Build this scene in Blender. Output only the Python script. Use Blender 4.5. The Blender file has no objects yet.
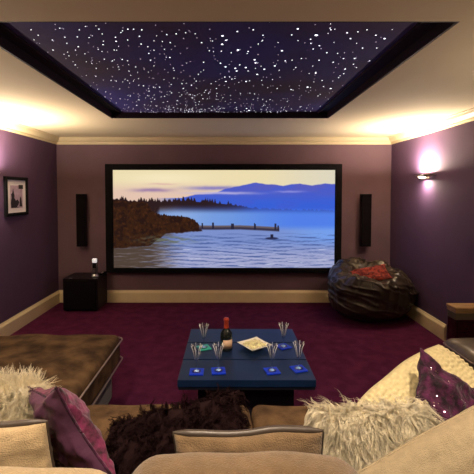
import bpy, bmesh, math, random
import numpy as np
from mathutils import Vector, Matrix, noise
C = bpy.context.scene.collection
PI = math.pi
D = math.radians
random.seed(7)

# ---------------- camera ----------------
cam_d = bpy.data.cameras.new('camera'); cam = bpy.data.objects.new('camera', cam_d); C.objects.link(cam)
cam.location = (0, 0, 1.55); cam.rotation_euler = (math.radians(88.0), 0, 0)
cam_d.sensor_width = 36; cam_d.lens = 380*36/474
cam_d.shift_x = 9/474; cam_d.shift_y = -0.067; cam_d.clip_start = 0.02
bpy.context.scene.camera = cam
# ---------------- world, exposure ----------------
W = bpy.data.worlds.new('World'); bpy.context.scene.world = W; W.use_nodes = True
W.node_tree.nodes['Background'].inputs[0].default_value = (0.02, 0.018, 0.02, 1)
W.node_tree.nodes['Background'].inputs[1].default_value = 0.3
vs = bpy.context.scene.view_settings
vs.view_transform = 'Standard'; vs.look = 'None'; vs.gamma = 1; vs.use_curve_mapping = False; vs.exposure = 0.0
# light levels
P_UP, P_DOWN, P_SPOT = 44.0, 6.0, 84.0
WARM = (1.0, 0.80, 0.60)
SPOTS = [(-1.35, 0.25), (-0.45, 0.25), (0.5, 0.25), (1.4, 0.25), (-1.1, 1.12), (0.0, 1.12), (1.1, 1.12)]  # front row added to brighten the fur cushions and the table

def light(name, kind, loc, power, col=WARM, rot=(0, 0, 0), parent=None, **k):
    d = bpy.data.lights.new(name, kind); d.energy = power; d.color = col
    for a, v in k.items(): setattr(d, a, v)
    o = bpy.data.objects.new(name, d); C.objects.link(o); o.location = loc; o.rotation_euler = rot
    if parent: o.parent = parent
    return o

# ---------------- materials ----------------
def srgb(c):
    return tuple(((v/255)/12.92 if v/255 <= 0.04045 else ((v/255+0.055)/1.055)**2.4) for v in c)

def mat(name, col, rough=0.6, metal=0, var=0.0, scale=20, bump=0.0, bscale=60, spec=0.5, sheen=0.0, coat=0.0, col2=None, detail=4,
        trans=0.0, emit=None, estr=0, ior=1.45, stretch=None):
    m = bpy.data.materials.new(name); m.use_nodes = True
    nt = m.node_tree; b = nt.nodes['Principled BSDF']
    c = tuple(col)+(1,)
    b.inputs['Base Color'].default_value = c
    b.inputs['Roughness'].default_value = rough; b.inputs['Metallic'].default_value = metal
    b.inputs['Specular IOR Level'].default_value = spec; b.inputs['IOR'].default_value = ior
    b.inputs['Sheen Weight'].default_value = sheen; b.inputs['Coat Weight'].default_value = coat
    b.inputs['Transmission Weight'].default_value = trans
    if emit: b.inputs['Emission Color'].default_value = tuple(emit)+(1,); b.inputs['Emission Strength'].default_value = estr
    tc = nt.nodes.new('ShaderNodeTexCoord'); src = tc.outputs['Object']
    if stretch:
        mp = nt.nodes.new('ShaderNodeMapping'); mp.inputs['Scale'].default_value = stretch
        nt.links.new(src, mp.inputs[0]); src = mp.outputs[0]
    if var or col2:
        n = nt.nodes.new('ShaderNodeTexNoise'); n.inputs['Scale'].default_value = scale; n.inputs['Detail'].default_value = detail
        nt.links.new(src, n.inputs['Vector'])
        r = nt.nodes.new('ShaderNodeValToRGB'); r.color_ramp.elements[0].position = 0.35; r.color_ramp.elements[1].position = 0.65
        r.color_ramp.elements[0].color = tuple(v*(1-var) for v in col)+(1,)
        r.color_ramp.elements[1].color = (tuple(col2) if col2 else tuple(min(1, v*(1+var)) for v in col))+(1,)
        nt.links.new(n.outputs[0], r.inputs[0]); nt.links.new(r.outputs[0], b.inputs['Base Color'])
    if bump:
        n2 = nt.nodes.new('ShaderNodeTexNoise'); n2.inputs['Scale'].default_value = bscale; n2.inputs['Detail'].default_value = 3
        nt.links.new(src, n2.inputs['Vector'])
        bp = nt.nodes.new('ShaderNodeBump'); bp.inputs['Strength'].default_value = bump; bp.inputs['Distance'].default_value = 0.01
        nt.links.new(n2.outputs[0], bp.inputs['Height']); nt.links.new(bp.outputs[0], b.inputs['Normal'])
    return m

M = {}
M['wall_back'] = mat('mauve wall paint', srgb((110, 85, 97)), 0.75, var=0.05, scale=3)
M['wall_side'] = mat('deep purple wall paint', srgb((86, 62, 95)), 0.75, var=0.06, scale=3)
M['ceiling'] = mat('cream ceiling paint', srgb((230, 216, 182)), 0.85, var=0.02, scale=2)
M['trim'] = mat('cream gloss trim', srgb((228, 212, 172)), 0.45, var=0.03, scale=5)
M['carpet'] = mat('burgundy carpet', srgb((76, 28, 56)), 0.95, var=0.2, scale=9, bump=0.5, bscale=260, spec=0.05, sheen=0.0, detail=8)
M['recess'] = mat('dark stained recess trim', srgb((40, 24, 36)), 0.6, spec=0.2)
M['starpanel'] = mat('night sky panel fabric', srgb((82, 58, 84)), 0.85, col2=srgb((54, 48, 140)), var=0.25, scale=0.9, detail=2)
M['star'] = mat('star light point', (1, 1, 1), 0.5, emit=(0.86, 0.88, 1.0), estr=2.6)
M['stardim'] = mat('faint star light point', (1, 1, 1), 0.5, emit=(0.72, 0.62, 1.0), estr=0.75)
M['black'] = mat('black velvet frame', (0.005, 0.005, 0.007), 0.7, spec=0.12)
M['blackwood'] = mat('black ash veneer', (0.006, 0.004, 0.006), 0.4, spec=0.25, var=0.3, scale=30, stretch=(1, 1, 0.1))
M['grille'] = mat('black speaker cloth', (0.006, 0.004, 0.006), 0.9, spec=0.1, bump=0.3, bscale=400)
M['silver'] = mat('brushed silver', (0.6, 0.6, 0.62), 0.3, metal=1)
M['steel'] = mat('brass toned steel', (0.45, 0.36, 0.25), 0.35, metal=1)
M['white'] = mat('white rib glint', (0.85, 0.85, 0.85), 0.4)
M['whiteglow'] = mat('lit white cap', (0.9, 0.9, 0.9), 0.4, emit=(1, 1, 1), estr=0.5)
M['diffuser'] = mat('frosted lamp glass', (0.95, 0.9, 0.8), 0.4, emit=WARM, estr=4.0)
M['table'] = mat('glossy blue black lacquer', srgb((15, 33, 62)), 0.34, var=0.15, scale=5, spec=0.35)
M['tabledark'] = mat('black table base', (0.006, 0.006, 0.012), 0.45)
M['coaster'] = mat('blue glass coaster', srgb((14, 50, 190)), 0.35, spec=0.3)
M['coastergreen'] = mat('green glass coaster', srgb((60, 170, 150)), 0.35, spec=0.3)
M['glass'] = mat('clear glass', (1, 1, 1), 0.02, trans=1.0, ior=1.5)
gm = M['glass']; gn = gm.node_tree; gn.nodes.clear()
g_o = gn.nodes.new('ShaderNodeOutputMaterial'); g_m = gn.nodes.new('ShaderNodeMixShader'); g_t = gn.nodes.new('ShaderNodeBsdfTransparent'); g_g = gn.nodes.new('ShaderNodeBsdfGlossy'); g_f = gn.nodes.new('ShaderNodeLayerWeight')
g_t.inputs[0].default_value = (0.95, 0.97, 1, 1); g_g.inputs['Roughness'].default_value = 0.12; g_f.inputs[0].default_value = 0.35
gn.links.new(g_f.outputs['Facing'], g_m.inputs[0]); gn.links.new(g_t.outputs[0], g_m.inputs[1]); gn.links.new(g_g.outputs[0], g_m.inputs[2]); gn.links.new(g_m.outputs[0], g_o.inputs[0])
M['footglint'] = mat('painted foot glint', srgb((150, 190, 235)), 0.15)
M['bottle'] = mat('dark green bottle glass', (0.008, 0.012, 0.010), 0.08, coat=1.0)
M['foil'] = mat('copper red foil', srgb((190, 70, 42)), 0.35, metal=0.2)
M['label'] = mat('cream bottle label', srgb((215, 180, 150)), 0.6)
M['bowl'] = mat('cream ceramic', srgb((250, 246, 230)), 0.3)
M['snack'] = mat('golden snack', srgb((250, 230, 180)), 0.8, var=0.25, scale=40)
M['brownsuede'] = mat('brown velvet upholstery', srgb((62, 44, 30)), 0.9, col2=srgb((96, 74, 50)), var=0.35, scale=7, bump=0.3, bscale=90, spec=0.15, detail=6)
M['browndark'] = mat('dark brown upholstery', srgb((46, 30, 32)), 0.8, var=0.2, scale=8, sheen=0.2)
M['piping'] = mat('grey brown piping', srgb((120, 104, 98)), 0.4)
M['leatherstrip'] = mat('grey brown leather edge', srgb((66, 56, 48)), 0.4, var=0.1, scale=20)
M['tan'] = mat('tan chenille', srgb((112, 91, 66)), 0.95, var=0.10, scale=30, bump=0.6, bscale=220, spec=0.1, sheen=0.3, detail=6)
M['beige'] = mat('beige chenille', srgb((176, 154, 118)), 0.95, var=0.07, scale=30, bump=0.6, bscale=220, spec=0.1, sheen=0.3, detail=6)
M['linen'] = mat('oatmeal linen', srgb((154, 139, 112)), 0.95, var=0.08, scale=50, bump=0.6, bscale=300, spec=0.1, detail=6)
M['knit'] = mat('cream bobble weave', srgb((208, 194, 150)), 0.95, var=0.05, scale=40, spec=0.1)
M['furwhite'] = mat('white shaggy wool', srgb((240, 226, 192)), 0.7, var=0.12, scale=20, sheen=0.3)
M['furbrown'] = mat('dark brown curly fur', srgb((54, 36, 36)), 0.6, var=0.4, scale=15)
M['satin'] = mat('plum satin', srgb((76, 44, 66)), 0.42, var=0.2, scale=8, bump=0.4, bscale=25)
M['velvet'] = mat('crushed plum velvet', srgb((88, 22, 56)), 0.6, var=0.85, scale=22, bump=0.8, bscale=35, sheen=0.15, detail=6)
M['velvetdark'] = mat('crushed aubergine velvet', srgb((58, 15, 45)), 0.75, spec=0.25, var=0.8, scale=26, bump=1.0, bscale=40, sheen=0.15, detail=6)
M['sequin'] = mat('silver sequin', (0.9, 0.85, 0.9), 0.15, metal=1)
M['leather'] = mat('dark brown leather', srgb((52, 42, 33)), 0.3, var=0.25, scale=6, bump=0.25, bscale=18, coat=0.15)
M['redcloth'] = mat('red patterned cloth', srgb((96, 18, 22)), 0.9, col2=srgb((150, 56, 42)), var=0.5, scale=30, bump=0.4, bscale=60)
M['cherry'] = mat('dark cherry wood', srgb((52, 16, 22)), 0.25, var=0.3, scale=12, stretch=(1, 1, 8))
M['lightwood'] = mat('tan wood moulding', srgb((168, 134, 92)), 0.35, var=0.2, scale=12, stretch=(1, 6, 6))
M['greyleather'] = mat('grey brown leather', srgb((92, 80, 66)), 0.35, var=0.2, scale=8, bump=0.2, bscale=20)
def fur_mat(name, col, tr):
    m = bpy.data.materials.new(name); m.use_nodes = True; nt = m.node_tree; nt.nodes.clear()
    o_ = nt.nodes.new('ShaderNodeOutputMaterial'); x_ = nt.nodes.new('ShaderNodeMixShader'); d_ = nt.nodes.new('ShaderNodeBsdfDiffuse'); t_ = nt.nodes.new('ShaderNodeBsdfTranslucent')
    tc = nt.nodes.new('ShaderNodeTexCoord'); n = nt.nodes.new('ShaderNodeTexNoise'); n.inputs['Scale'].default_value = 25
    c = nt.nodes.new('ShaderNodeValToRGB'); c.color_ramp.elements[0].position = .3; c.color_ramp.elements[1].position = .7
    c.color_ramp.elements[0].color = tuple(v*0.8 for v in col)+(1,); c.color_ramp.elements[1].color = tuple(col)+(1,)
    nt.links.new(tc.outputs['Object'], n.inputs['Vector']); nt.links.new(n.outputs[0], c.inputs[0])
    for q in (d_, t_): nt.links.new(c.outputs[0], q.inputs[0]); 
    x_.inputs[0].default_value = tr; nt.links.new(d_.outputs[0], x_.inputs[1]); nt.links.new(t_.outputs[0], x_.inputs[2]); nt.links.new(x_.outputs[0], o_.inputs[0])
    return m
M['furwhite'] = fur_mat('white shaggy wool strands', (0.98, 0.91, 0.72), 0.45)
M['furbrown'] = fur_mat('dark brown curly fur strands', srgb((38, 25, 26)), 0.2)
M['mat_board'] = mat('off white picture mount', srgb((238, 236, 246)), 0.8)
M['art_bg'] = mat('lilac print paper', srgb((180, 160, 190)), 0.7, var=0.2, scale=14)
M['art_dark'] = mat('dark print ink', srgb((24, 18, 34)), 0.7)

# ---------------- helpers ----------------
def tag(o, label, cat, group=None):
    o['label'] = label; o['category'] = cat
    if group: o['group'] = group
    return o
def thing(name, label, cat, loc=(0, 0, 0), rot=(0, 0, 0), group=None):
    o = bpy.data.objects.new(name, None); C.objects.link(o); o.location = loc; o.rotation_euler = rot
    o.empty_display_size = 0.1
    return tag(o, label, cat, group)
def obj(name, bm, m, parent=None, smooth=False):
    if isinstance(bm, bmesh.types.BMesh):
        me = bpy.data.meshes.new(name)
        bmesh.ops.recalc_face_normals(bm, faces=bm.faces[:])
        bm.to_mesh(me); bm.free()
    else: me = bm
    ms = m if isinstance(m, (list, tuple)) else [m]
    for x in ms: me.materials.append(x)
    if smooth:
        for p in me.polygons: p.use_smooth = True
    o = bpy.data.objects.new(name, me); C.objects.link(o)
    if parent: o.parent = parent
    return o
def struct(name, bm, m, smooth=False):
    o = obj(name, bm, m, None, smooth); o['kind'] = 'structure'; return o
def box(bm, x0, x1, y0, y1, z0, z1, bev=0.0, seg=2):
    r = bmesh.ops.create_cube(bm, size=1.0); v = r['verts']
    for q in v: q.co = Vector(((x0+x1)/2+q.co.x*(x1-x0), (y0+y1)/2+q.co.y*(y1-y0), (z0+z1)/2+q.co.z*(z1-z0)))
    if bev:
        e = set(e for q in v for e in q.link_edges)
        bmesh.ops.bevel(bm, geom=list(e), offset=bev, segments=seg, affect='EDGES', profile=0.6)
    return bm
def NB(*a, **k): return box(bmesh.new(), *a, **k)
def lathe(bm, prof, n=24, cx=0, cy=0):
    rings = []
    for r, z in prof:
        if r < 1e-5: rings.append([bm.verts.new((cx, cy, z))])
        else: rings.append([bm.verts.new((cx+r*math.cos(2*PI*k/n), cy+r*math.sin(2*PI*k/n), z)) for k in range(n)])
    for a, b in zip(rings, rings[1:]):
        for k in range(n):
            k2 = (k+1) % n
            if len(a) == 1 and len(b) == 1: continue
            if len(a) == 1: bm.faces.new((a[0], b[k], b[k2]))
            elif len(b) == 1: bm.faces.new((a[k], a[k2], b[0]))
            else: bm.faces.new((a[k], a[k2], b[k2], b[k]))
    return bm
def tube(bm, pts, r, n=6, closed=False):
    pts = [Vector(p) for p in pts]; N = len(pts); rings = []
    up = Vector((0, 0, 1))
    for i, p in enumerate(pts):
        a = pts[(i-1) % N] if (closed or i > 0) else p
        b = pts[(i+1) % N] if (closed or i < N-1) else p
        t = (b-a).normalized() if (b-a).length > 1e-9 else Vector((0, 0, 1))
        s = t.cross(up)
        if s.length < 1e-3: s = t.cross(Vector((1, 0, 0)))
        s.normalize(); w = s.cross(t)
        rr = r[i] if isinstance(r, (list, tuple)) else r
        rings.append([bm.verts.new(p+(s*math.cos(2*PI*k/n)+w*math.sin(2*PI*k/n))*rr) for k in range(n)])
    rng = range(N) if closed else range(N-1)
    for i in rng:
        a, b = rings[i], rings[(i+1) % N]
        for k in range(n): bm.faces.new((a[k], a[(k+1) % n], b[(k+1) % n], b[k]))
    if not closed: bm.faces.new(rings[0][::-1]); bm.faces.new(rings[-1])
    return bm
def extrude_profile(bm, prof, axis, a, b):
    """closed profile swept straight; axis 'x': prof=(y,z); axis 'y': prof=(x,z)"""
    f = (lambda p, t: (t, p[0], p[1])) if axis == 'x' else (lambda p, t: (p[0], t, p[1]))
    A = [bm.verts.new(f(p, a)) for p in prof]; B = [bm.verts.new(f(p, b)) for p in prof]
    n = len(prof)
    for i in range(n): bm.faces.new((A[i], A[(i+1) % n], B[(i+1) % n], B[i]))
    bm.faces.new(A[::-1]); bm.faces.new(B)
    return bm

# ---------------- room shell ----------------
X0, X1, Y0, Y1, ZC = -2.38, 2.27, -1.7, 5.30, 2.30
T = 0.10
struct('floor', NB(X0-T, X1+T, Y0-T, Y1+T, -0.1, 0), M['carpet'])
struct('wall_back', NB(X0-T, X1+T, Y1, Y1+T, 0, ZC+0.2), M['wall_back'])
struct('wall_left', NB(X0-T, X0, Y0, Y1, 0, ZC+0.2), M['wall_side'])
struct('wall_right', NB(X1, X1+T, Y0, Y1, 0, ZC+0.2), M['wall_side'])
struct('wall_front', NB(X0-T, X1+T, Y0-T, Y0, 0, ZC+0.2), M['wall_back'])
# ceiling with the rectangular opening for the star panel
OX0, OX1, OY0, OY1 = -1.187, 1.023, 1.70, 3.905
ZP = 2.36
bm = bmesh.new()
box(bm, X0, X1, Y0, OY0, ZC, ZP); box(bm, X0, X1, OY1, Y1, ZC, ZP)
box(bm, X0, OX0, OY0, OY1, ZC, ZP); box(bm, OX1, X1, OY0, OY1, ZC, ZP)
struct('ceiling', bm, M['ceiling'])
bm = bmesh.new()   # dark lining of the opening and stepped border
L = 0.012
box(bm, OX0, OX0+L, OY0, OY1, ZC+0.001, ZP); box(bm, OX1-L, OX1, OY0, OY1, ZC+0.001, ZP)
box(bm, OX0+L, OX1-L, OY0, OY0+L, ZC+0.001, ZP); box(bm, OX0+L, OX1-L, OY1-L, OY1, ZC+0.001, ZP)
box(bm, OX0, -1.085, OY0, OY1, ZP, ZP+0.02); box(bm, 0.91, OX1, OY0, OY1, ZP, ZP+0.02)
box(bm, -1.100, -1.085, OY0+L, OY1-L, ZP-0.012, ZP); box(bm, 0.91, 0.925, OY0+L, OY1-L, ZP-0.012, ZP)
struct('trim_1', bm, M['recess'])
# cornice
cp = [(0, 0), (0.085, 0), (0.085, -0.008), (0.072, -0.012), (0.060, -0.032), (0.040, -0.052), (0.022, -0.062), (0.020, -0.078), (0.008, -0.082), (0.008, -0.092), (0, -0.092)]
for nm, ax, f, a, b in (('trim_2', 'x', lambda p: (Y1-p[0], ZC+p[1]), X0, X1), ('trim_3', 'y', lambda p: (X0+p[0], ZC+p[1]), Y0, Y1),
                        ('trim_4', 'y', lambda p: (X1-p[0], ZC+p[1]), Y0, Y1)):
    struct(nm, extrude_profile(bmesh.new(), [f(p) for p in cp], ax, a, b), M['trim'])
bp = [(0, 0), (0.022, 0), (0.022, 0.135), (0.016, 0.150), (0.010, 0.158), (0.008, 0.172), (0, 0.172)]
for nm, ax, f, a, b in (('baseboard_back', 'x', lambda p: (Y1-p[0], p[1]), X0, X1), ('baseboard_left', 'y', lambda p: (X0+p[0], p[1]), Y0, Y1),
                        ('baseboard_right', 'y', lambda p: (X1-p[0], p[1]), 3.9, Y1)):
    struct(nm, extrude_profile(bmesh.new(), [f(p) for p in bp], ax, a, b), M['trim'])

# ---------------- star ceiling ----------------
sp = thing('star_ceiling_panel', 'dark purple and blue star ceiling panel dotted with white light points', 'ceiling panel', (-0.087, 2.8, ZP))
obj('sky_panel', NB(-1.0+0.002, 1.0-0.002, -1.1+0.012, 1.105-0.012, 0.0, 0.02), M['starpanel'], sp)
S1 = [(92, 88, 2), (113, 104, 2), (101, 118, 1), (155, 118, 2), (157, 148, 4), (177, 83, 2), (192, 110, 2), (198, 128, 2), (204, 165, 1), (223, 192, 3), (224, 148, 2), (229, 109, 2), (232, 138, 3), (235, 88, 2), (253, 78, 1), (264, 111, 2),
      (293, 86, 2), (303, 100, 1), (305, 132, 3), (291, 146, 2), (272, 188, 3), (285, 202, 2), (256, 224, 1), (284, 226, 2), (302, 152, 1), (309, 175, 2), (344, 122, 4), (342, 110, 3), (358, 96, 2), (379, 86, 3), (378, 118, 2), (333, 180, 3), (362, 176, 3), (338, 148, 2),
      (353, 205, 1), (378, 180, 2), (396, 86, 2), (413, 107, 3), (418, 130, 3), (420, 88, 3), (438, 138, 2), (441, 158, 3), (402, 198, 2), (329, 238, 2), (344, 240, 2), (313, 272, 3), (356, 292, 2), (345, 305, 2), (425, 254, 4), (455, 258, 3), (437, 283, 3), (412, 296, 3), (405, 312, 2), (438, 324, 3), (458, 294, 3), (384, 246, 2), (446, 178, 3)]
S2 = [(194, 106, 6), (204, 119, 4), (193, 131, 6), (238, 93, 4), (240, 148, 7), (188, 187, 4), (203, 198, 5), (232, 202, 5), (236, 210, 5), (245, 192, 4), (263, 200, 6), (270, 210, 3), (201, 228, 4), (204, 241, 5), (222, 234, 3), (264, 241, 5), (289, 177, 5), (292, 186, 5), (297, 220, 5), (318, 205, 5), (349, 195, 5), (370, 150, 5),
      (417, 85, 5), (399, 103, 3), (380, 180, 4), (411, 200, 3), (428, 173, 3), (446, 258, 7), (397, 265, 4), (455, 116, 3), (456, 128, 3), (470, 104, 5), (463, 145, 3), (470, 214, 4), (273, 327, 8), (265, 321, 4), (335, 295, 3), (289, 278, 3), (153, 276, 3), (39, 126, 2), (57, 100, 3), (38, 170, 4), (29, 102, 2), (132, 126, 3), (138, 184, 3), (116, 240, 3), (102, 252, 4),
      (78, 262, 4), (98, 280, 4), (74, 248, 3), (155, 150, 2), (105, 290, 4), (43, 275, 3), (8, 258, 4), (22, 285, 3), (60, 298, 3), (136, 292, 3), (176, 262, 2), (310, 238, 2), (324, 300, 2), (356, 262, 3), (362, 208, 2), (386, 300, 2), (426, 316, 3), (300, 130, 2), (285, 88, 3), (314, 104, 2), (270, 152, 3), (220, 156, 2)]
S3 = [(8, 104, 6), (50, 88, 3), (98, 97, 4), (108, 114, 4), (130, 94, 3), (157, 88, 3), (183, 104, 4), (209, 114, 5), (126, 128, 2), (144, 142, 4), (186, 142, 3), (16, 135, 4), (38, 156, 4), (57, 184, 4), (88, 173, 3), (120, 173, 4), (117, 190, 3), (15, 178, 4), (92, 205, 4), (88, 218, 4), (73, 230, 3), (5, 217, 4), (49, 262, 6), (24, 238, 3), (28, 256, 3), (67, 290, 2), (12, 284, 3), (126, 200, 3), (70, 158, 3), (165, 180, 2)]
def star_xy(px, py):
    # point of the panel plane seen at that place
    p = math.radians(2); a = (px-228)/380; b = -(py-205.27)/380
    r = (a, math.cos(p)+b*math.sin(p), -math.sin(p)+b*math.cos(p)); t = (ZP-1.55)/r[2]
    return r[0]*t, r[1]*t
stars = []
for off, S in ((0, S1), (157, S2), (314, S3)):
    for u, v, s in S:
        x, y = star_xy(off+u/2.9625, v/2.9625); stars.append((x+0.087, y-2.8, s))
def disc(bm, x, y, r, n=8):
    vs_ = [bm.verts.new((x+r*math.cos(2*PI*k/n), y+r*math.sin(2*PI*k/n), -0.0015)) for k in range(n)]
    ws_ = [bm.verts.new((v.co.x, v.co.y, 0.001)) for v in vs_]
    bm.faces.new(vs_); bm.faces.new(ws_[::-1])
    for k in range(n): bm.faces.new((vs_[k], ws_[k], ws_[(k+1) % n], vs_[(k+1) % n]))
ok = [s for s in stars if -0.98 < s[0] < 0.98 and -1.08 < s[1] < 1.08]
ok.sort(key=lambda s: -s[2]*(1+0.25*s[1]))
rest = bmesh.new(); dim = bmesh.new()
for i, (x, y, s) in enumerate(ok):
    r = (0.0018+0.00065*s+(0.0012 if s > 4 else 0))*(0.78+0.42*(y+1.1)/2.2)
    if i < 100:
        b_ = bmesh.new(); disc(b_, 0, 0, r); o = obj('star_light', b_, M['star'], sp); o.location = (x, y, 0)
    else: disc(rest, x, y, r)
k = 0
while k < 620:
    x = random.uniform(-0.97, 0.97); y = 1.09-2.1*random.random()**1.7
    w = 0.35+0.65*math.exp(-((x+0.25)/0.55)**2)
    if random.random() > w: continue
    k += 1
    if random.random() < 0.35: disc(rest, x, y, random.uniform(0.002, 0.0032)*(0.75+0.25*(y+1)), 6)
    else: disc(dim, x, y, random.uniform(0.002, 0.0036)*(0.7+0.2*(y+1)), 6)
o = obj('faint_star_lights', rest, M['star'], sp); o['kind'] = 'stuff'
o = obj('dim_violet_star_lights', dim, M['stardim'], sp); o['kind'] = 'stuff'

# ---------------- projection screen ----------------
SX0, SX1, SZ0, SZ1 = -1.592, 1.481, 0.494, 1.853
ps = thing('projection_screen', 'wide black framed projection screen showing a misty lake with pier', 'screen', (-0.055, Y1, 0.43))
fx0, fx1, fz0, fz1 = -1.694+0.055, 1.572+0.055, 0.0, 1.935-0.43
ix0, ix1, iz0, iz1 = SX0+0.055, SX1+0.055, SZ0-0.43, SZ1-0.43
bm = bmesh.new()
for a in ((fx0, ix0, fz0, fz1), (ix1, fx1, fz0, fz1), (ix0, ix1, fz0, iz0), (ix0, ix1, iz1, fz1)):
    box(bm, a[0], a[1], -0.06, -0.002, a[2], a[3], bev=0.004)
obj('frame', bm, M['black'], ps)
obj('backing', NB(ix0, ix1, -0.03, -0.003, iz0, iz1), M['black'], ps)
# picture on the screen: computed colour per vertex of a fine grid
GW, GH = 444, 200
def paint():
    px, py = np.meshgrid(np.linspace(113, 335, GW), np.linspace(170, 268, GH))
    rs = np.random.RandomState(3)
    def nz(fx, fy, seed, n=4):
        r = np.random.RandomState(seed); out = np.zeros_like(px)
        for q in range(n):
            for _ in range(5):
                a = r.uniform(0, 6.28); w = 2**q
                out += np.sin(px*fx*w*r.uniform(.5, 1.4)+py*fy*w*r.uniform(.5, 1.4)*r.choice([-1, 1])+a)/(w**0.8)
        return out/6
    def mix(A, B, t): t = np.clip(t, 0, 1)[..., None]; return A*(1-t)+np.array(B, float)*t
    def ss(a, b, x): t = np.clip((x-a)/(b-a), 0, 1); return t*t*(3-2*t)
    img = np.zeros(px.shape+(3,))+np.array((236, 220, 176.))
    img = mix(img, (228, 196, 176), ss(178, 194, py)*(1-ss(180, 260, px)))
    img = mix(img, (222, 214, 190), ss(250, 335, px))
    img = mix(img, (255, 240, 205), np.exp(-((px-165)/40)**2-((py-178)/6)**2)*0.5)
    def cloud(cx, cy, w, h, c, s):
        nonlocal img
        d = np.exp(-(np.abs((px-cx)/w))**2.5-(np.abs((py-cy+nz(.1, .1, 5)*0.8)/h))**2.2); img = mix(img, c, d*s)
    cloud(152, 190, 19, 1.8, (150, 120, 165), .9); cloud(162, 184, 14, .8, (215, 170, 165), .7); cloud(215, 188, 28, 2.0, (135, 125, 190), .95)
    # mountains
    mt = np.interp(px, [185, 195, 205, 215, 225, 238, 246, 256, 265, 275, 283, 292, 300, 312, 325, 335], [197, 194.5, 194, 193, 189, 186, 184.5, 182.5, 184, 184.5, 186, 184, 183.5, 185.5, 183.5, 184])+nz(.25, 0, 9)*0.35
    m = ss(-.5, .5, py-mt)*np.where(py > 198, ss(150, 188, px), px > 184)
    mc = mix(np.zeros_like(img)+np.array((86, 92, 190.)), (58, 96, 214), ss(186, 205, py))
    mc = mix(mc, (70, 92, 205), ss(-.2, .6, nz(.12, .4, 12)) * .6)
    img = img*(1-m[..., None])+mc*m[..., None]
    cloud(222, 193, 34, 1.3, (186, 178, 222), .95); cloud(290, 191.5, 14, 1.0, (150, 150, 225), .8)
    # mist and water
    mist = np.zeros_like(img)+np.array((112, 152, 222.))
    mist = mix(mist, (82, 128, 232), ss(215, 300, px)); mist = mix(mist, (150, 178, 226), np.exp(-((px-178)/28)**2)*.7)
    mw = ss(np.interp(px, [113, 190, 250], [203.5, 203.5, 207]), np.interp(px, [113, 190, 250], [212, 213, 214]), py)[..., None]
    img = img*(1-mw)+mist*mw
    wat = np.zeros_like(img)+np.array((124, 144, 204.))
    wat = mix(wat, (164, 168, 206), ss(238, 262, py)); wat = mix(wat, (118, 160, 236), ss(260, 335, px)*(1-ss(236, 250, py)))
    w = ss(224, 232, py)[..., None]; img = img*(1-w)+wat*w
    rp = ss(-.05, .6, nz(.12, 1.5, 21, 5))*ss(231, 238, py)
    img = mix(img, (70, 90, 150), rp*.85)
    img = mix(img, (222, 224, 238), ss(.35, .9, nz(.10, 1.4, 33, 5))*ss(238, 250, py)*.8)
    # far treeline
    tb_ = np.interp(px, [113, 130, 150, 170, 186, 200, 215, 230, 245, 260, 290, 335], [199, 201, 202, 201.5, 200.5, 202, 203, 204.5, 207, 209, 210, 211])
    hgt = np.zeros_like(px)
    for x_ in list(rs.uniform(113, 250, 95))+list(rs.uniform(250, 335, 60)):
        hh = rs.uniform(1.0, 5.2)*(1 if x_ < 235 else .35); hgt = np.maximum(hgt, hh*(1-np.abs(px-x_)/rs.uniform(.9, 1.7)))
    tl = tb_-hgt
    def blur(a, n):
        for _ in range(n): a = (a+np.roll(a, 1, 0)+np.roll(a, -1, 0)+np.roll(a, 1, 1)+np.roll(a, -1, 1))/5
        return (a-a.mean())/a.std()
    spk = blur(rs.randn(*px.shape), 4); spk2 = blur(rs.randn(*px.shape), 14)
    op = np.interp(px, [113, 205, 240, 262, 335], [1, .97, .8, .55, .45])
    bottom = np.interp(px, [113, 139, 160, 175, 250, 335], [248, 242, 211.5, 210.5, 211, 212])
    t = ss(-.3, .3, py-tl)*(1-ss(-7, 4, py-bottom))*op
    tc = np.zeros_like(img)+np.array((44, 28, 30.)); tc = mix(tc, (52, 58, 110), ss(225, 262, px)); tc = mix(tc, (88, 54, 34), ss(.2, 1.8, spk)*.35*(1-ss(160, 200, px))*ss(202, 215, py))
    img = img*(1-t[..., None])+tc*t[..., None]
    # near wooded point
    saw2 = -0.7*np.abs(blur(rs.randn(*px.shape)[:1].repeat(GH, 0), 3))
    nl = np.interp(px, [113, 147, 152, 160, 172, 186, 194, 199, 202], [200, 203, 212, 215, 216, 217, 220, 225, 231])+saw2
    nb = np.interp(px, [113, 150, 165, 202], [249, 246, 234, 231])+nz(.4, .2, 50)*.8
    t = ss(-.3, .3, py-nl)*(1-ss(-.8, .8, py-nb))*(px < 202.5)
    nc = np.zeros_like(img)+np.array((56, 32, 20.)); nc = mix(nc, (38, 22, 20), ss(-.6, 1.0, spk2)*.8); nc = mix(nc, (96, 56, 30), ss(.3, 1.8, spk)*.35)
    img = img*(1-t[..., None])+nc*t[..., None]
    # reflections of the point in the water
    t = ss(-.8, .8, py-nb)*(1-ss(148, 190, px+py*.0-nz(.3, 1.2, 70)*9))*ss(-1.2, .4, nz(.15, 1.6, 71, 4)+np.interp(px, [113, 150, 190], [.9, .2, -.6]))
    img = mix(img, (78, 62, 50), t*.95)
    img = mix(img, (150, 140, 150), ss(.2, .7, nz(.1, 1.9, 72, 4))*ss(250, 256, py)*(px < 165)*.6)
    t = 1.3*np.exp(-((px-168)/26)**2-((py-240)/4)**2)*ss(-.4, .5, nz(.3, 1.1, 75)); img = mix(img, (108, 116, 96), t*.7)
    # pier with posts
    pt = np.interp(px, [200, 215, 240, 262, 279], [225.4, 225.5, 225.2, 226.2, 227.2])
    t = ss(-.3, .3, py-pt)*(1-ss(3.4, 5.0, py-pt))*(px > 199)*(px < 279.5)
    pc = np.zeros_like(img)+np.array((104, 92, 96.)); pc = mix(pc, (58, 52, 70), ss(1.2, 2.4, py-pt))
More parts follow.
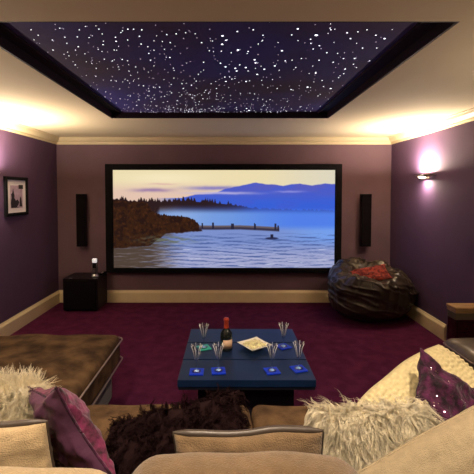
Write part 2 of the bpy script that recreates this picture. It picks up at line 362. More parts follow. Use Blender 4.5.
    img = img*(1-t[..., None])+pc*t[..., None]
    for cx, w, h in ((202, .8, 2.6), (213, .9, 3), (232.5, 1.5, 2.6), (255, 1.1, 2.6), (254.6, .6, 3.6), (275.6, .9, 3.4), (278.4, .7, 1.8)):
        t = (np.abs(px-cx) < w)*(py > np.interp(cx, [200, 279], [225.4, 227])-h)*(py < np.interp(cx, [200, 279], [228.5, 230.5])); img = mix(img, (40, 38, 58), t*.95)
    # swimmer and wake
    t = np.exp(-((px-272)/8)**2-((py-238.4)/1.6)**2); img = mix(img, (44, 48, 84), ss(.35, .7, t))
    t = (np.abs(px-272) < 1.4)*(py > 234.2)*(py < 238); img = mix(img, (38, 38, 64), t)
    t = np.exp(-((px-272)/26)**2-((py-240.5)/1.4)**2)*ss(-.3, .3, nz(.2, 1.5, 80)); img = mix(img, (84, 104, 160), t*.8)
    return np.clip(img, 0, 255)/255
im = paint()
lin = np.where(im <= 0.04045, im/12.92, ((im+0.055)/1.055)**2.4)
xs = np.linspace(ix0, ix1, GW); zs = np.linspace(iz1, iz0, GH)
co = np.zeros((GH, GW, 3), np.float32); co[..., 0] = xs[None, :]; co[..., 2] = zs[:, None]; co[..., 1] = -0.032
idx = np.arange(GH*GW).reshape(GH, GW)
quads = np.stack([idx[:-1, :-1], idx[1:, :-1], idx[1:, 1:], idx[:-1, 1:]], -1).reshape(-1, 4)
me = bpy.data.meshes.new('screen_surface')
me.vertices.add(GH*GW); me.vertices.foreach_set('co', co.ravel())
me.loops.add(quads.size); me.loops.foreach_set('vertex_index', quads.ravel().astype(np.int32))
me.polygons.add(len(quads)); me.polygons.foreach_set('loop_start', (np.arange(len(quads))*4).astype(np.int32))
me.update(); me.validate()
ca = me.color_attributes.new('picture', 'FLOAT_COLOR', 'POINT')
ca.data.foreach_set('color', np.concatenate([lin.reshape(-1, 3), np.ones((GH*GW, 1))], 1).astype(np.float32).ravel())
m = bpy.data.materials.new('projected lake picture'); m.use_nodes = True; nt = m.node_tree; nt.nodes.clear()
at_ = nt.nodes.new('ShaderNodeAttribute'); at_.attribute_name = 'picture'
em = nt.nodes.new('ShaderNodeEmission'); em.inputs[1].default_value = 1.0
out = nt.nodes.new('ShaderNodeOutputMaterial'); nt.links.new(at_.outputs['Color'], em.inputs[0]); nt.links.new(em.outputs[0], out.inputs[0])
o = obj('screen_surface', me, m, ps); o['label'] = 'lit picture of a blue misty lake with wooded shore'

# ---------------- wall speakers ----------------
def wall_speaker(x, z0, h, w, label):
    t = thing('wall_speaker', label, 'speaker', (x, Y1, z0), group='slim speakers either side of the screen')
    obj('bracket', NB(-0.03, 0.03, -0.04, -0.001, h*0.4, h*0.6), M['black'], t)
    obj('cabinet', NB(-w/2, w/2, -0.115, -0.04, 0, h, bev=0.006), M['blackwood'], t)
    obj('grille', NB(-w/2+0.006, w/2-0.006, -0.125, -0.115, 0.006, h-0.006, bev=0.004), M['grille'], t)
    return t
wall_speaker(-2.015, 0.80, 0.725, 0.125, 'tall slim black wall speaker left of the screen above the subwoofer')
wall_speaker(1.895, 0.80, 0.725, 0.135, 'tall slim black wall speaker right of the screen above the bean bag')

# ---------------- subwoofer and what stands on it ----------------
sw = thing('subwoofer', 'black cube subwoofer on the carpet in the left back corner', 'subwoofer', (-1.91, 5.06, 0))
obj('cabinet', NB(-0.225, 0.225, -0.19, 0.20, 0.015, 0.43, bev=0.008), M['blackwood'], sw)
obj('front_grille', NB(-0.20, 0.20, -0.206, -0.19, 0.04, 0.40, bev=0.006), M['grille'], sw)
for sx in (-0.18, 0.18):
    for sy in (-0.15, 0.16): obj('foot', NB(sx-0.02, sx+0.02, sy-0.02, sy+0.02, 0, 0.015), M['black'], sw)
b_ = obj('badge', NB(-0.15, -0.11, -0.18, -0.165, 0.43, 0.434), M['silver'], sw); b_['label'] = 'small silver badge'
hs = thing('cordless_phone', 'silver and black handset with bright white top upright on the subwoofer', 'phone', (-1.765, 5.0, 0.43))
obj('cradle', lathe(bmesh.new(), [(0, 0), (0.045, 0), (0.047, 0.01), (0.038, 0.03), (0.03, 0.035), (0, 0.035)], 20), M['silver'], hs, True)
obj('body', NB(-0.027, 0.027, -0.016, 0.016, 0.02, 0.155, bev=0.006), M['black'], hs)
bm = bmesh.new(); box(bm, -0.033, -0.026, -0.018, 0.018, 0.02, 0.165, bev=0.002); box(bm, 0.026, 0.033, -0.018, 0.018, 0.02, 0.165, bev=0.002)
obj('side_trim', bm, M['silver'], hs)
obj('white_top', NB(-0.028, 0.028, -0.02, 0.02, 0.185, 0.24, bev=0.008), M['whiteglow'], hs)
obj('neck', NB(-0.02, 0.02, -0.014, 0.014, 0.15, 0.19, bev=0.004), M['black'], hs)
bm = bmesh.new()
for r in range(4):
    for c in range(3): box(bm, -0.018+c*0.013, -0.009+c*0.013, -0.019, -0.016, 0.045+r*0.018, 0.056+r*0.018)
obj('keypad', bm, M['silver'], hs)
gc = thing('remote_control', 'small dark remote lying on the subwoofer beside the handset', 'remote', (-1.715, 5.17, 0.43))
obj('case', NB(-0.02, 0.02, -0.08, 0.08, 0, 0.02, bev=0.005), M['black'], gc)
obj('button_pad', NB(-0.012, 0.012, -0.06, 0.02, 0.02, 0.023), M['silver'], gc)

# ---------------- picture on left wall ----------------
pf = thing('framed_picture', 'black framed print of dark figures in white mount on the left wall', 'picture', (X0, 4.255, 1.285))
hw, H_ = 0.225, 0.432
bm = bmesh.new()
for a in ((-hw, -hw+0.035, 0, H_), (hw-0.035, hw, 0, H_), (-hw+0.035, hw-0.035, 0, 0.035), (-hw+0.035, hw-0.035, H_-0.035, H_)):
    box(bm, 0.001, 0.028, a[0], a[1], a[2], a[3], bev=0.003)
obj('frame', bm, M['black'], pf)
obj('mount', NB(0.001, 0.012, -hw+0.035, hw-0.035, 0.035, H_-0.035), M['mat_board'], pf)
obj('print', NB(0.012, 0.014, -0.12, 0.12, 0.085, H_-0.095), M['art_bg'], pf)
def poly(bm, pts, x, t=0.0015):
    A = [bm.verts.new((x, p[0], p[1])) for p in pts]; B = [bm.verts.new((x+t, p[0], p[1])) for p in pts]
    bm.faces.new(A); bm.faces.new(B[::-1])
    for i in range(len(pts)): bm.faces.new((A[i], A[(i+1) % len(pts)], B[(i+1) % len(pts)], B[i]))
bm = bmesh.new()
poly(bm, [(-0.11, 0.09), (-0.115, 0.15), (-0.10, 0.20), (-0.108, 0.235), (-0.085, 0.26), (-0.072, 0.305), (-0.055, 0.255), (-0.045, 0.23), (-0.05, 0.20), (-0.02, 0.17), (0.02, 0.18), (0.05, 0.15), (0.03, 0.12), (0.0, 0.10), (0.04, 0.09)], 0.014)
poly(bm, [(0.055, 0.10), (0.06, 0.17), (0.075, 0.215), (0.09, 0.20), (0.10, 0.15), (0.11, 0.10)], 0.014)
poly(bm, [(0.04, 0.30), (0.04, 0.345), (0.13, 0.345), (0.13, 0.30)], 0.0145)
obj('figures', bm, M['art_dark'], pf)

# ---------------- wall sconces ----------------
def sconce(loc, sgn, label, pw=1.0):
    t = thing('wall_sconce', label, 'wall light', loc)
    # shallow boat shaped dish curving out from the wall
    def boat(bm, w, d, h, zt, n=20):
        rows = []
        for i in range(n+1):
            a = PI*i/n; cx_, cy_ = -math.cos(a)*w/2, math.sin(a)**0.8*d
            rows.append((cx_, cy_))
        top = [bm.verts.new((sgn*(0.002+y), x, zt)) for x, y in rows]
        bot = [bm.verts.new((sgn*(0.002+y*0.55), x*0.55, zt-h*math.sin(PI*i/n)**0.5)) for i, (x, y) in enumerate(rows)]
        inn = [bm.verts.new((sgn*(0.002+max(0, y*0.93-0.003)), x*0.95, zt)) for x, y in rows]
        inb = [bm.verts.new((sgn*(0.002+y*0.45), x*0.5, zt-0.7*h*math.sin(PI*i/n)**0.5)) for i, (x, y) in enumerate(rows)]
        for A, B in ((top, bot), (inn, top), (inb, inn)):
            for i in range(n):
                try: bm.faces.new((A[i], A[i+1], B[i+1], B[i]))
                except ValueError: pass
        return bm
    obj('dish', boat(bmesh.new(), 0.36, 0.11, 0.032, 0.012), M['steel'], t, True)
    obj('back_plate', NB(min(0, sgn*0.012), max(0, sgn*0.012), -0.05, 0.05, -0.03, 0.03, bev=0.003), M['steel'], t)
    g = bmesh.new(); bmesh.ops.create_uvsphere(g, u_segments=20, v_segments=10, radius=1)
    for v in g.verts: v.co = Vector((sgn*0.06+v.co.x*0.035, v.co.y*0.075, -0.006+v.co.z*0.024))
    obj('glass_diffuser', g, M['diffuser'], t, True)
    light('up_light', 'AREA', (sgn*0.085, 0, 0.035), P_UP*pw, rot=(PI, 0, 0), parent=t, shape='RECTANGLE', size=0.06, size_y=0.2)
    light('down_light', 'AREA', (sgn*0.07, 0, -0.04), P_DOWN*pw, rot=(0, 0, 0), parent=t, shape='RECTANGLE', size=0.05, size_y=0.12)
    return t
sconce((X1, 4.33, 1.73), -1, 'curved metal up and down wall light glowing on the right wall')
sconce((X0, 3.72, 1.73), 1, 'curved metal wall light glowing on the left wall beside the picture')
sconce((X1, 1.7, 1.73), -1, 'added unseen wall light on the right wall level with the sofa', 0.28)  # out of view pair, added to brighten the ceiling sides
sconce((X0, 1.7, 1.73), 1, 'added unseen wall light on the left wall level with the sofa', 0.28)

# ---------------- recessed downlights over the seats, front row added fill ----------------
for i, (x, y) in enumerate(SPOTS):
    t = thing('downlight', ('leftmost', 'second from the left', 'third from the left', 'rightmost', 'added left front', 'added middle front', 'added right front')[i]+' round recessed downlight above the sofa', 'downlight', (x, y, ZC), group='recessed downlights over the sofa')
    obj('bezel', lathe(bmesh.new(), [(0.032, 0), (0.045, 0), (0.045, -0.006), (0.035, -0.008), (0.032, 0)], 20), M['silver'], t, True)
    obj('lamp_face', lathe(bmesh.new(), [(0, -0.001), (0.031, -0.001), (0.031, -0.0001), (0, -0.0001)], 20), M['diffuser'], t)
    light('lamp', 'SPOT', (0, 0, -0.012), P_SPOT*(1.0 if y < 1 else 2.1), rot=(D(14) if y < 1 else D(20), 0, 0), parent=t, spot_size=D(84) if y < 1 else D(84), spot_blend=1.0, shadow_soft_size=0.05)

# ---------------- coffee table ----------------
ct = thing('coffee_table', 'low square blue black coffee table with three glossy planks on the carpet', 'table', (0.115, 2.72, 0))
for a, b in ((-0.435, -0.155), (-0.143, 0.137), (0.149, 0.435)):
    obj('plank', NB(-0.425, 0.425, a, b, 0.355, 0.40, bev=0.003), M['table'], ct)
obj('sub_top', NB(-0.42, 0.42, -0.428, 0.428, 0.335, 0.353), M['tabledark'], ct)
obj('base', NB(-0.31, 0.31, -0.32, 0.32, 0.0, 0.335, bev=0.004), M['tabledark'], ct)

# coasters, flutes
def coaster(x, y, z, m, label, rz):
    o = obj('coaster', NB(-0.045, 0.045, -0.045, 0.045, 0, 0.008, bev=0.003), m); o.location = (x, y, z); o.rotation_euler = (0, 0, rz)
    tag(o, label, 'coaster', 'square glass coasters on the coffee table')
def flute():
    t = thing('champagne_flute', '', 'glass', group='flared flutes on the coffee table')
    prof = [(0, 0), (0.028, 0), (0.029, 0.002), (0.012, 0.006), (0.0045, 0.012), (0.004, 0.055), (0.008, 0.066), (0.014, 0.085), (0.019, 0.115), (0.024, 0.140), (0.034, 0.166)]
    inn = [(0.0325, 0.166), (0.0225, 0.140), (0.0175, 0.115), (0.0125, 0.086), (0.006, 0.070), (0, 0.067)]
    obj('goblet', lathe(bmesh.new(), prof+inn, 20), M['glass'], t, True)
    obj('foot', lathe(bmesh.new(), [(0, 0.0062), (0.011, 0.0062), (0.016, 0.0035), (0.016, 0.0025), (0, 0.0025)], 16), M['footglint'], t, True)  # pale disc paints the white sparkle of the glass foot
    # flared ribs, painted white as the bright light streaks of the glass
    bm = bmesh.new()
    for k in range(7):
        a = 2*PI*k/7
        tube(bm, [(0.012*math.cos(a), 0.012*math.sin(a), 0.078), (0.0195*math.cos(a), 0.0195*math.sin(a), 0.116), (0.026*math.cos(a), 0.026*math.sin(a), 0.142), (0.037*math.cos(a), 0.037*math.sin(a), 0.170)], [0.0008, 0.0012, 0.0014, 0.0018], 5)
    obj('glint_ribs', bm, M['white'], t, True)
    return t
def copy_thing(o, loc, rz, label, group=None):
    c = o.copy(); C.objects.link(c); c.location = loc; c.rotation_euler = (0, 0, rz); c['label'] = label
    if group: c['group'] = group
    for ch in list(o.children):
        d = ch.copy(); C.objects.link(d); d.parent = c
        for g in list(ch.children):
            e = g.copy(); C.objects.link(e); e.parent = d
    return c
spots = [(-0.200, 2.385, 'front left corner', 'coaster'), (-0.061, 2.397, 'front edge, second from the left', 'coaster'), (0.282, 2.397, 'front edge, third from the left', 'coaster'),
         (0.458, 2.425, 'front right corner', 'coaster'), (-0.178, 2.76, 'back left, on the green coaster', 'coastergreen'), (0.411, 2.78, 'back right, beside the snack bowl', 'coaster')]
f0 = flute()
for i, (x, y, w, mm) in enumerate(spots):
    wz = w if 'green' not in w else 'back left of the bottle'
    coaster(x, y, 0.40, M[mm], ('green' if mm == 'coastergreen' else 'blue')+' glass coaster on the coffee table, '+wz.split(', on')[0], 0.1*i)
    lb = 'clear flared flute on the coffee table, '+w
    if i == 0: f0.location = (x, y, 0.408); f0['label'] = lb
    else: copy_thing(f0, (x, y, 0.408), i*0.7, lb)

bs = 1.18
bt = thing('wine_bottle', 'dark bottle with copper red foil neck in the middle of the coffee table', 'bottle', (-0.012, 2.73, 0.40)); bt.scale = (1.2, 1.2, 1.0)
obj('glass_body', lathe(bmesh.new(), [(0, 0.004), (0.028, 0), (0.036, 0.004), (0.0375, 0.012), (0.0375, 0.105), (0.034, 0.128), (0.022, 0.150), (0.0145, 0.165), (0.013, 0.18), (0, 0.18)], 28), M['bottle'], bt, True)
obj('foil_neck', lathe(bmesh.new(), [(0.0155, 0.158), (0.0142, 0.175), (0.0135, 0.215), (0.0165, 0.218), (0.0165, 0.228), (0.013, 0.236), (0, 0.238)], 24), M['foil'], bt, True)
def patch(r, z0, z1, a0, a1, n=12, t=0.001):
    bm = bmesh.new(); V = []
    for rr in (r, r+t):
        V.append([[bm.verts.new((rr*math.cos(a0+(a1-a0)*i/n), rr*math.sin(a0+(a1-a0)*i/n), z)) for i in range(n+1)] for z in (z0, z1)])
    for i in range(n):
        bm.faces.new((V[0][0][i], V[0][0][i+1], V[0][1][i+1], V[0][1][i])); bm.faces.new((V[1][0][i], V[1][0][i+1], V[1][1][i+1], V[1][1][i]))
        for j in (0, 1): bm.faces.new((V[0][j][i], V[0][j][i+1], V[1][j][i+1], V[1][j][i]))
    for i in (0, n): bm.faces.new((V[0][0][i], V[0][1][i], V[1][1][i], V[1][0][i]))
    return bm
obj('front_label', patch(0.0378, 0.025, 0.088, -PI/2-0.5, -PI/2+1.1), M['label'], bt, True)
obj('neck_label', patch(0.0150, 0.150, 0.162, -PI/2-1.2, -PI/2+1.2), M['label'], bt, True)

sb = thing('snack_bowl', 'square cream ceramic bowl of golden snacks on the coffee table', 'bowl', (0.195, 2.765, 0.40), (0, 0, math.radians(34)))
bm = bmesh.new()
def sq(h, z, n=6, pinch=0.0):
    out_ = []
    for k in range(4):
        a = PI/4+k*PI/2; b = a+PI/2
        p = Vector((math.cos(a), math.sin(a)))*h*1.414; q = Vector((math.cos(b), math.sin(b)))*h*1.414
        for i in range(n):
            f = i/n; w = p.lerp(q, f); s = 1-pinch*math.sin(PI*f)
            out_.append(bm.verts.new((w.x*s, w.y*s, z+0.01*pinch*abs(2*f-1)*8*0.15)))
    return out_
rings = [sq(0.042, 0.0), sq(0.045, 0.004), sq(0.080, 0.022), sq(0.094, 0.034, pinch=0.05), sq(0.086, 0.035, pinch=0.05), sq(0.074, 0.024), sq(0.04, 0.008)]
for A, B in zip(rings, rings[1:]):
    for i in range(len(A)): bm.faces.new((A[i], A[(i+1) % len(A)], B[(i+1) % len(A)], B[i]))
bm.faces.new(rings[0]); bm.faces.new(rings[-1])
obj('bowl_body', bm, M['bowl'], sb)
bm = bmesh.new(); rr_ = random.Random(4)
for k in range(190):
    x, y = rr_.uniform(-0.062, 0.062), rr_.uniform(-0.062, 0.062); z = 0.027+0.020*(1-max(abs(x), abs(y))/0.065)+rr_.uniform(-0.006, 0.004)
    s = rr_.uniform(0.005, 0.009); r = bmesh.ops.create_icosphere(bm, subdivisions=1, radius=s)
    for v in r['verts']: v.co = Vector((v.co.x*1.5+x, v.co.y+y, v.co.z*0.8+z))
o = obj('snacks', bm, M['snack']); o.location = sb.location; o.rotation_euler = sb.rotation_euler
o['kind'] = 'stuff'; tag(o, 'golden snacks heaped in the square cream bowl', 'snacks')

# ---------------- bean bag ----------------
def bean_point(th, ph):
    """th azimuth, ph polar 0 top..pi bottom"""
    d = Vector((math.sin(ph)*math.cos(th), math.sin(ph)*math.sin(th), math.cos(ph)))
    s = abs(math.sin(ph)); c = math.cos(ph)
    R_ = 0.505*s**0.62; Z = 0.29+0.33*(abs(c)**0.85)*(1 if c > 0 else -0.88)
    Rx = R_*(1+0.04*math.cos(3*th+1)); 
    x, y, z = Rx*math.cos(th), Rx*math.sin(th)*0.92, Z
    # sat-in hollow facing the camera, raised rim behind and at the sides
    hol = math.exp(-((x+0.02)/0.26)**2-((y+0.08)/0.24)**2)
    if c > 0: z += 0.10*math.exp(-((y-0.25)/0.22)**2)*(c**0.5)-0.19*hol*c**0.4
    rid = lambda v: 1-abs(noise.noise(v))*2.2
    wx, wy = x+0.10*noise.noise(Vector((x*5, y*5, z*5))), y+0.10*noise.noise(Vector((x*5+7, y*5, z*5)))
    side = min(1, max(0, s*1.2-0.1))
    f = noise.noise(Vector((x*2.2, y*2.2, z*5+3)))*0.07
    f += 0.045*max(0, rid(Vector((wx*2.6, wy*2.6, z*11+wx*3))))**3*side
    f += 0.05*max(0, rid(Vector((math.cos(th)*3.6, math.sin(th)*3.6, z*2+wx*2))))**3*(1 if c > -0.2 else 0.3)
    zz = 0.035*max(0, rid(Vector((wx*6.5, wy*6.5, 2))))**2+noise.noise(Vector((wx*4, wy*4, 8)))*0.06
    x *= 1+f; y *= 1+f; z = z+f*0.25+zz*max(0, c)**0.6
    return Vector((x, y, max(z, 0.002)))
bb = thing('bean_bag', 'large dark brown leather bean bag slumped by the right back corner', 'bean bag', (1.745, 4.70, 0)); bb.scale = (0.97, 1, 1)
bm = bmesh.new(); NT, NP = 150, 90
rings = [[bm.verts.new(bean_point(2*PI*k/NT, PI*(i+0.35)/(NP+0.7)))for k in range(NT)] for i in range(NP+1)]
for A, B in zip(rings, rings[1:]):
    for k in range(NT): bm.faces.new((A[k], A[(k+1) % NT], B[(k+1) % NT], B[k]))
bm.faces.new(rings[0]); bm.faces.new(rings[-1])
obj('bag', bm, M['leather'], bb, True)
for s_ in range(6):
    th = s_*PI/3+0.35
    pts = [bean_point(th+0.05*math.sin(i*0.5), PI*(i/22)*0.80+0.08)*1.004 for i in range(23)]
    pts = [p for p in pts if p.z > 0.01]
    obj('seam', tube(bmesh.new(), pts, 0.0045, 5), M['leather'], bb, True)

# ---------------- cushions ----------------
def cushion_bm(w, h, t, n=34, pinch=0.07, wr=0.006, seed=0, flat=0.42, tex=None, power=2.2, taper=0.0):
    """pillow in x (width) and z (height), thickness along y; centred"""
    bm = bmesh.new()
    def pt(u, v, s):
        # edges bow inwards between pinched corners
        x = u*w/2*(1-pinch*(1-v*v)*abs(u)**3+pinch*0.3); z = v*h/2*(1-pinch*(1-u*u)*abs(v)**3+pinch*0.3)
        th = ((1-abs(u)**power)*(1-abs(v)**power))
        x *= 1-taper*v
        th = max(th, 0)**flat*t/2
        p = Vector((x, s*th, z))
        e = noise.noise(Vector((u*2.3+seed, v*2.3, s*3)))*wr*2.2+noise.noise(Vector((u*6+seed, v*6, s*5)))*wr
        p.y += s*e*min(1, th/(t*0.2)); p.z += noise.noise(Vector((u*1.5+seed, v*1.2, 9)))*wr*2; 
        if tex: p.y += s*tex(u, v)*min(1, th/(t*0.2))
        return p
    G = {}
    for s in (-1, 1):
        for i in range(n+1):
            for j in range(n+1):
                u = math.sin((i/n-0.5)*PI)*0.55+(2*i/n-1)*0.45; v = math.sin((j/n-0.5)*PI)*0.55+(2*j/n-1)*0.45
                if s == 1 and (i in (0, n) or j in (0, n)): G[s, i, j] = G[-1, i, j]
                else: G[s, i, j] = bm.verts.new(pt(u, v, s))
    for s in (-1, 1):
        for i in range(n):
            for j in range(n):
                f = (G[s, i, j], G[s, i+1, j], G[s, i+1, j+1], G[s, i, j+1]); bm.faces.new(f if s == -1 else f[::-1])
    edge = [G[-1, i, 0].co.copy() for i in range(n)]+[G[-1, n, j].co.copy() for j in range(n)]+[G[-1, i, n].co.copy() for i in range(n, 0, -1)]+[G[-1, 0, j].co.copy() for j in range(n, 0, -1)]
    return bm, edge
def frame(wd, hd):
    # rotation whose local x runs along wd and local z roughly along hd
    x = Vector(wd).normalized(); y = Vector(hd).cross(x).normalized(); z = x.cross(y)
    return Matrix((x, y, z)).transposed().to_euler()
def cushion(name, label, loc, rot, w, h, t, m, pipe=None, pr=0.005, cat='cushion', body='cover', m2=None, **k):
    tg = thing(name, label, cat, loc, rot)
    bm, e = cushion_bm(w, h, t, **k)
    if m2:
        bm.faces.ensure_lookup_table()
        for i, f in enumerate(bm.faces): f.material_index = 0 if i < len(bm.faces)//2 else 1
        m = (m, m2)
    o = obj(body, bm, m, tg, True)
    if pipe: obj('piping', tube(bmesh.new(), e, pr if pr < 0.01 else 0.005, 6, closed=True), pipe, tg, True)
    if pipe and pr >= 0.01:
        q = len(e)//4; obj('leather_edge', tube(bmesh.new(), e[2*q:3*q+1], [pr*min(1, 0.3+0.14*min(i, q-i)) for i in range(q+1)], 8), pipe, tg, True)
    return tg, o
def fur(parent, body, m, count, length, r=0.0016, gravity=0.6, curl=0.012, freq=2.0, seg=6, seed=1, keep=None, name='fur', fan=0.5, lock=1, spread=0.01):
    """curly strands rooted on the body mesh, drooping down in world space"""
    rs = random.Random(seed); me = body.data; polys = me.polygons
    R3 = parent.rotation_euler.to_matrix(); Ri = R3.inverted(); g = Ri @ Vector((0, 0, -1))
    areas = np.array([p.area for p in polys]); cum = np.cumsum(areas)/areas.sum()
    sg = 1 if sum(p.normal.dot(p.center)*p.area for p in polys) > 0 else -1
    V = []; F = []
    for q in range(count):
        if q % lock == 0:
            p = polys[int(np.searchsorted(cum, rs.random()))]
            vs_ = [me.vertices[i].co for i in p.vertices]; a, b = rs.random(), rs.random()
            c0 = (vs_[0]*(1-a)+vs_[1]*a)*(1-b)+(vs_[3]*(1-a)+vs_[2]*a)*b
            nrm = p.normal*sg
            d0 = (nrm+Vector((rs.gauss(0, 1), rs.gauss(0, 1), rs.gauss(0, 1)))*fan*0.5).normalized()
            Lk, phk, fqk = rs.uniform(0.6, 1.25), rs.uniform(0, 6.28), rs.uniform(0.7, 1.3)
        off = Vector((rs.gauss(0, 1), rs.gauss(0, 1), rs.gauss(0, 1)))*spread if lock > 1 else Vector((0, 0, 0))
        off -= nrm*off.dot(nrm); c = c0+off
        d = (d0-off*6).normalized() if lock > 1 else d0
        L_ = length*Lk*rs.uniform(0.9, 1.1); st = L_/seg; ph = phk+rs.uniform(-0.4, 0.4)
        s1 = d.orthogonal().normalized(); s2 = d.cross(s1)
        pos = c-nrm*0.004; base = len(V); dd = d.copy(); fq = freq*fqk
        for i in range(seg+1):
            f = i/seg; cr = curl*f
            cpos = pos+(s1*math.cos(ph+fq*6.28*f)+s2*math.sin(ph+fq*6.28*f))*cr
            rr = r*(1-0.75*f)
            for k3 in range(3):
                an = 2.094*k3; V.append(cpos+(s1*math.cos(an)+s2*math.sin(an))*rr)
            # droop, and stay above the pillow surface
            dd = (dd+g*gravity/seg*2.2).normalized()
            if dd.dot(nrm) < 0.02: dd = (dd+nrm*(0.05-dd.dot(nrm))).normalized()
            pos = pos+dd*st
        for i in range(seg):
            for k3 in range(3):
                A = base+i*3+k3; B = base+i*3+(k3+1) % 3; F.append((A, B, B+3, A+3))
        F.append((base+seg*3, base+seg*3+1, base+seg*3+2))
    me2 = bpy.data.meshes.new(name); me2.from_pydata([tuple(v) for v in V], [], F); me2.update()
    return obj(name, me2, m, parent, True)

# ---------------- sectional sofa ----------------
so = thing('sectional_sofa', 'brown velvet corner sofa with long left chaise and tan back rests', 'sofa', (0, 0, 0))
def soft_box(x0, x1, y0, y1, z0, z1, bev, puff=0.02, n=26, seed=0, wr=0.006):
    bm = bmesh.new(); box(bm, x0, x1, y0, y1, z0, z1)
    bmesh.ops.subdivide_edges(bm, edges=bm.edges[:], cuts=n, use_grid_fill=True)
    cx_, cy_, cz_ = (x0+x1)/2, (y0+y1)/2, (z0+z1)/2; hx, hy, hz = (x1-x0)/2, (y1-y0)/2, (z1-z0)/2
    for v in bm.verts:
        p = v.co; a, b, c = (p.x-cx_), (p.y-cy_), (p.z-cz_)
        qx, qy, qz = max(abs(a)-(hx-bev), 0), max(abs(b)-(hy-bev), 0), max(abs(c)-(hz-bev), 0)
        l = math.sqrt(qx*qx+qy*qy+qz*qz)
        if l > bev*0.999 and l > 1e-6:
            k_ = bev/l
            a = math.copysign(min(abs(a), hx-bev)+qx*k_, a) if qx else a
            b = math.copysign(min(abs(b), hy-bev)+qy*k_, b) if qy else b
            c = math.copysign(min(abs(c), hz-bev)+qz*k_, c) if qz else c
        c += puff*(1-(a/hx)**2)*(1-(b/hy)**2)*(1 if c > 0 else 0)
        w = noise.noise(Vector((a*5+seed, b*5, c*5)))*wr*2
        v.co = Vector((cx_+a+w*0.5, cy_+b+w*0.5, cz_+c+w))
    return bm
obj('base', NB(-1.88, 1.95, 0.93, 1.93, 0.02, 0.22, bev=0.02), M['browndark'], so)
obj('chaise_base', NB(-1.88, -0.86, 1.93, 2.78, 0.02, 0.22, bev=0.02), M['browndark'], so)
obj('seat_cushion', soft_box(-0.84, 0.12, 1.15, 2.0, 0.22, 0.43, 0.05, 0.015), M['brownsuede'], so, True)
obj('seat_cushion', soft_box(0.12, 1.0, 1.15, 2.0, 0.22, 0.43, 0.05, 0.015, seed=4), M['brownsuede'], so, True)
obj('seat_cushion', soft_box(1.0, 1.95, 1.15, 2.0, 0.22, 0.43, 0.05, 0.015, seed=8), M['brownsuede'], so, True)
ch_ = obj('chaise_cushion', soft_box(-1.88, -0.83, 1.15, 2.95, 0.22, 0.45, 0.06, 0.045, seed=2, wr=0.008), M['brownsuede'], so, True)
def rrect(x0, x1, y0, y1, z, r, n=5):
    out_ = []
    for cx_, cy_, a0 in ((x1-r, y1-r, 0), (x0+r, y1-r, PI/2), (x0+r, y0+r, PI), (x1-r, y0+r, 1.5*PI)):
        for i in range(n+1): a = a0+PI/2*i/n; out_.append((cx_+r*math.cos(a), cy_+r*math.sin(a), z))
    return out_
for z in (0.405, 0.255):
    obj('piping', tube(bmesh.new(), rrect(-1.885, -0.822, 1.145, 2.955, z, 0.05), 0.006, 6, closed=True), M['piping'], ch_, True)
obj('back_frame', NB(-1.88, 1.95, 0.80, 0.93, 0.02, 0.62, bev=0.03), M['browndark'], so)
obj('back_rest', soft_box(-1.15, -0.305, 0.90, 1.13, 0.40, 0.755, 0.10, 0.01, seed=3), M['beige'], so, True)
obj('back_rest', soft_box(-0.29, 0.40, 0.90, 1.13, 0.40, 0.795, 0.10, 0.015, seed=5), M['tan'], so, True)
obj('back_rest', soft_box(0.42, 1.93, 0.84, 1.0, 0.40, 0.70, 0.07, 0.01, seed=9), M['linen'], so, True)
for x, y in ((-1.8, 0.88), (1.87, 0.88), (-1.8, 2.7), (-0.94, 2.7), (1.87, 1.86)):
    obj('leg', NB(x-0.025, x+0.025, y-0.025, y+0.025, 0, 0.03), M['black'], so)

# ---------------- loose cushions ----------------
cushion('tan_cushion', 'tan chenille cushion with dark leather edge at the middle of the sofa', (0.075, 1.28, 0.575), (D(-4), D(-2), D(0)), 0.50, 0.29, 0.12, M['tan'], M['leatherstrip'], 0.014, seed=3, pinch=0.03, flat=0.34, taper=-0.03)
cushion('beige_cushion', 'pale beige chenille cushion with grey leather edge at the sofa left end', (-0.96, 1.31, 0.58), (D(-4), D(0), D(0)), 0.70, 0.30, 0.13, M['beige'], M['leatherstrip'], 0.014, seed=6, pinch=0.03, flat=0.34, taper=0.10)
wf, wb = cushion('fluffy_cushion', 'white fluffy fur cushion behind the beige cushion on the left', (-1.05, 1.54, 0.60), (D(-10), D(0), D(5)), 0.54, 0.28, 0.14, M['furwhite'], body='pad', seed=1)
fur(wf, wb, M['furwhite'], 17000, 0.07, 0.0011, 0.15, 0.005, 0.6, 5, seed=5, fan=0.6, lock=3, spread=0.004)
bf, b2 = cushion('furry_brown_cushion', 'dark brown curly fur cushion lying on the sofa seat', (-0.19, 1.50, 0.505), (D(-40), D(-14), D(4)), 0.56, 0.32, 0.14, M['furbrown'], body='pad', seed=12)
fur(bf, b2, M['furbrown'], 12000, 0.06, 0.0016, 0.8, 0.010, 1.4, 6, seed=8, fan=1.0, lock=10, spread=0.006)
sf, s2_ = cushion('shaggy_cushion', 'white long haired shaggy wool cushion right of the tan cushion', (0.625, 1.57, 0.495), (D(-42), D(-3), D(0)), 0.52, 0.26, 0.14, M['furwhite'], body='pad', seed=15)
fur(sf, s2_, M['furwhite'], 17000, 0.11, 0.0014, 1.7, 0.008, 1.3, 8, seed=11, fan=0.5, lock=9, spread=0.007)
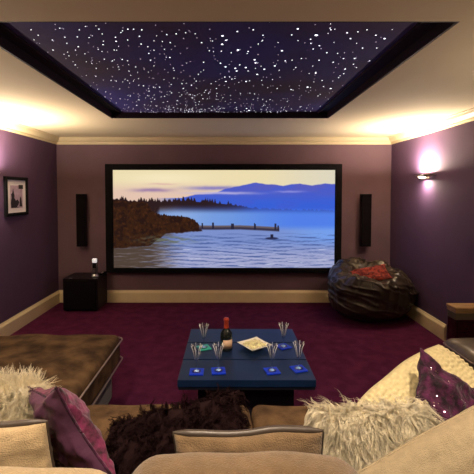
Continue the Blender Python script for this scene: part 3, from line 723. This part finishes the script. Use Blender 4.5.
# plum satin cushion seen on its edge, satin to the left and velvet to the right
e_ = Vector((0.5, 0.03, -0.85)).normalized(); n_ = Vector((-0.55, -0.72, -0.36)).normalized(); a_ = n_.cross(e_)
if a_.y < 0: a_ = -a_
mid = Vector((-0.535, 1.36, 0.665))
cushion('satin_cushion', 'plum cushion with satin and velvet faces standing on edge beside the beige cushion', tuple(mid+a_*0.15+Vector((0.01, 0, 0))), frame(a_, -e_), 0.31, 0.40, 0.13, M['velvet'], M['velvetdark'], 0.005, m2=M['satin'], seed=20, pinch=0.26, wr=0.012, power=2.4)
# dark velvet cushion with sequins
vc, vb = cushion('velvet_cushion', 'dark purple crushed velvet cushion with silver sequins beside the shaggy cushion', (1.03, 1.74, 0.55), (D(-46), D(33), D(-8)), 0.35, 0.35, 0.13, M['velvetdark'], M['velvetdark'], 0.004, seed=25, pinch=0.14, wr=0.014)
rs = random.Random(9); me = vb.data; sg_ = 1 if sum(p.normal.dot(p.center)*p.area for p in me.polygons) > 0 else -1
seq = None
for k in range(110):
    p = me.polygons[rs.randrange(0, len(me.polygons)//2)]
    c, n_ = p.center, p.normal*sg_
    if abs(c.x) > 0.14 or abs(c.z) > 0.14: continue
    b_ = bmesh.new(); bmesh.ops.create_cone(b_, cap_ends=True, segments=8, radius1=0.0032, radius2=0.0026, depth=0.002)
    o = obj('sequin', b_, M['sequin'], vc); o.location = c+n_*0.002; o.rotation_euler = n_.to_track_quat('Z', 'Y').to_euler()
# nubbly cream cushion
kA, kB = Vector((0.64, 1.90, 0.48)), Vector((1.17, 2.15, 0.66))
wd_ = (kB-kA).normalized(); up_ = Vector((-0.25, 0.62, 0.6)); up_ = (up_-wd_*up_.dot(wd_)).normalized()
kn, _ = cushion('woven_cushion', 'large cream nubbly woven cushion at the right end of the sofa', tuple((kA+kB)/2+wd_*0.02+wd_*0.01-up_*0.24), frame(wd_, up_), 0.68, 0.48, 0.16, M['knit'], None, seed=31, n=100, wr=0.006, pinch=-0.12, power=2.6,
                tex=lambda u, v: 0.018*abs(math.sin(u*38))*abs(math.sin(v*28+(0.8 if int(u*12.1) % 2 else 0))))
# big oatmeal cushion in the right foreground
cushion('linen_cushion', 'very large oatmeal linen cushion filling the right foreground of the sofa', (0.88, 1.175, 0.64), (D(-30), D(-12), D(22)), 0.98, 0.43, 0.22, M['linen'], M['linen'], 0.004, seed=40, n=50, wr=0.008, power=2.6)

# red cloth on bean bag
rc, _ = cushion('red_cushion', 'small red patterned cushion lying in the bean bag hollow', (1.70, 4.53, 0.555), (D(-58), D(-14), D(-6)), 0.44, 0.24, 0.09, M['redcloth'], None, seed=50, wr=0.01)

# ---------------- right wall cabinet and pouffe ----------------
cb = thing('side_cabinet', 'slim dark cherry side cabinet with tan moulded top near the right wall', 'cabinet', (2.13, 3.38, 0))
obj('carcass', NB(-0.12, 0.12, -0.06, 0.06, 0.04, 0.48, bev=0.004), M['cherry'], cb)
bm = bmesh.new(); box(bm, -0.135, 0.130, -0.08, 0.07, 0.505, 0.535, bev=0.012, seg=3); box(bm, -0.127, 0.128, -0.072, 0.065, 0.48, 0.505, bev=0.006)
obj('top', bm, M['lightwood'], cb)
obj('frieze', NB(-0.124, 0.124, -0.066, 0.06, 0.42, 0.48, bev=0.004), M['greyleather'], cb)
obj('plinth', NB(-0.11, 0.11, -0.05, 0.05, 0, 0.04), M['lightwood'], cb)
d_ = obj('door', NB(-0.105, 0.105, -0.072, -0.06, 0.06, 0.41, bev=0.004), M['cherry'], cb)
obj('knob', lathe(bmesh.new(), [(0, 0), (0.012, 0), (0.012, 0.012), (0, 0.014)], 12), M['steel'], d_).matrix_local = Matrix.Translation((-0.09, -0.072, 0.25)) @ Matrix.Rotation(PI/2, 4, 'X')
pq = thing('leather_pouffe', 'grey brown leather pouffe in front of the cherry cabinet', 'pouffe', (1.99, 2.88, 0))
obj('body', soft_box(-0.23, 0.24, -0.21, 0.21, 0.0, 0.36, 0.06, 0.02, n=18), M['greyleather'], pq, True)
obj('piping', tube(bmesh.new(), rrect(-0.232, 0.242, -0.212, 0.212, 0.315, 0.05), 0.006, 6, closed=True), M['piping'], pq, True)
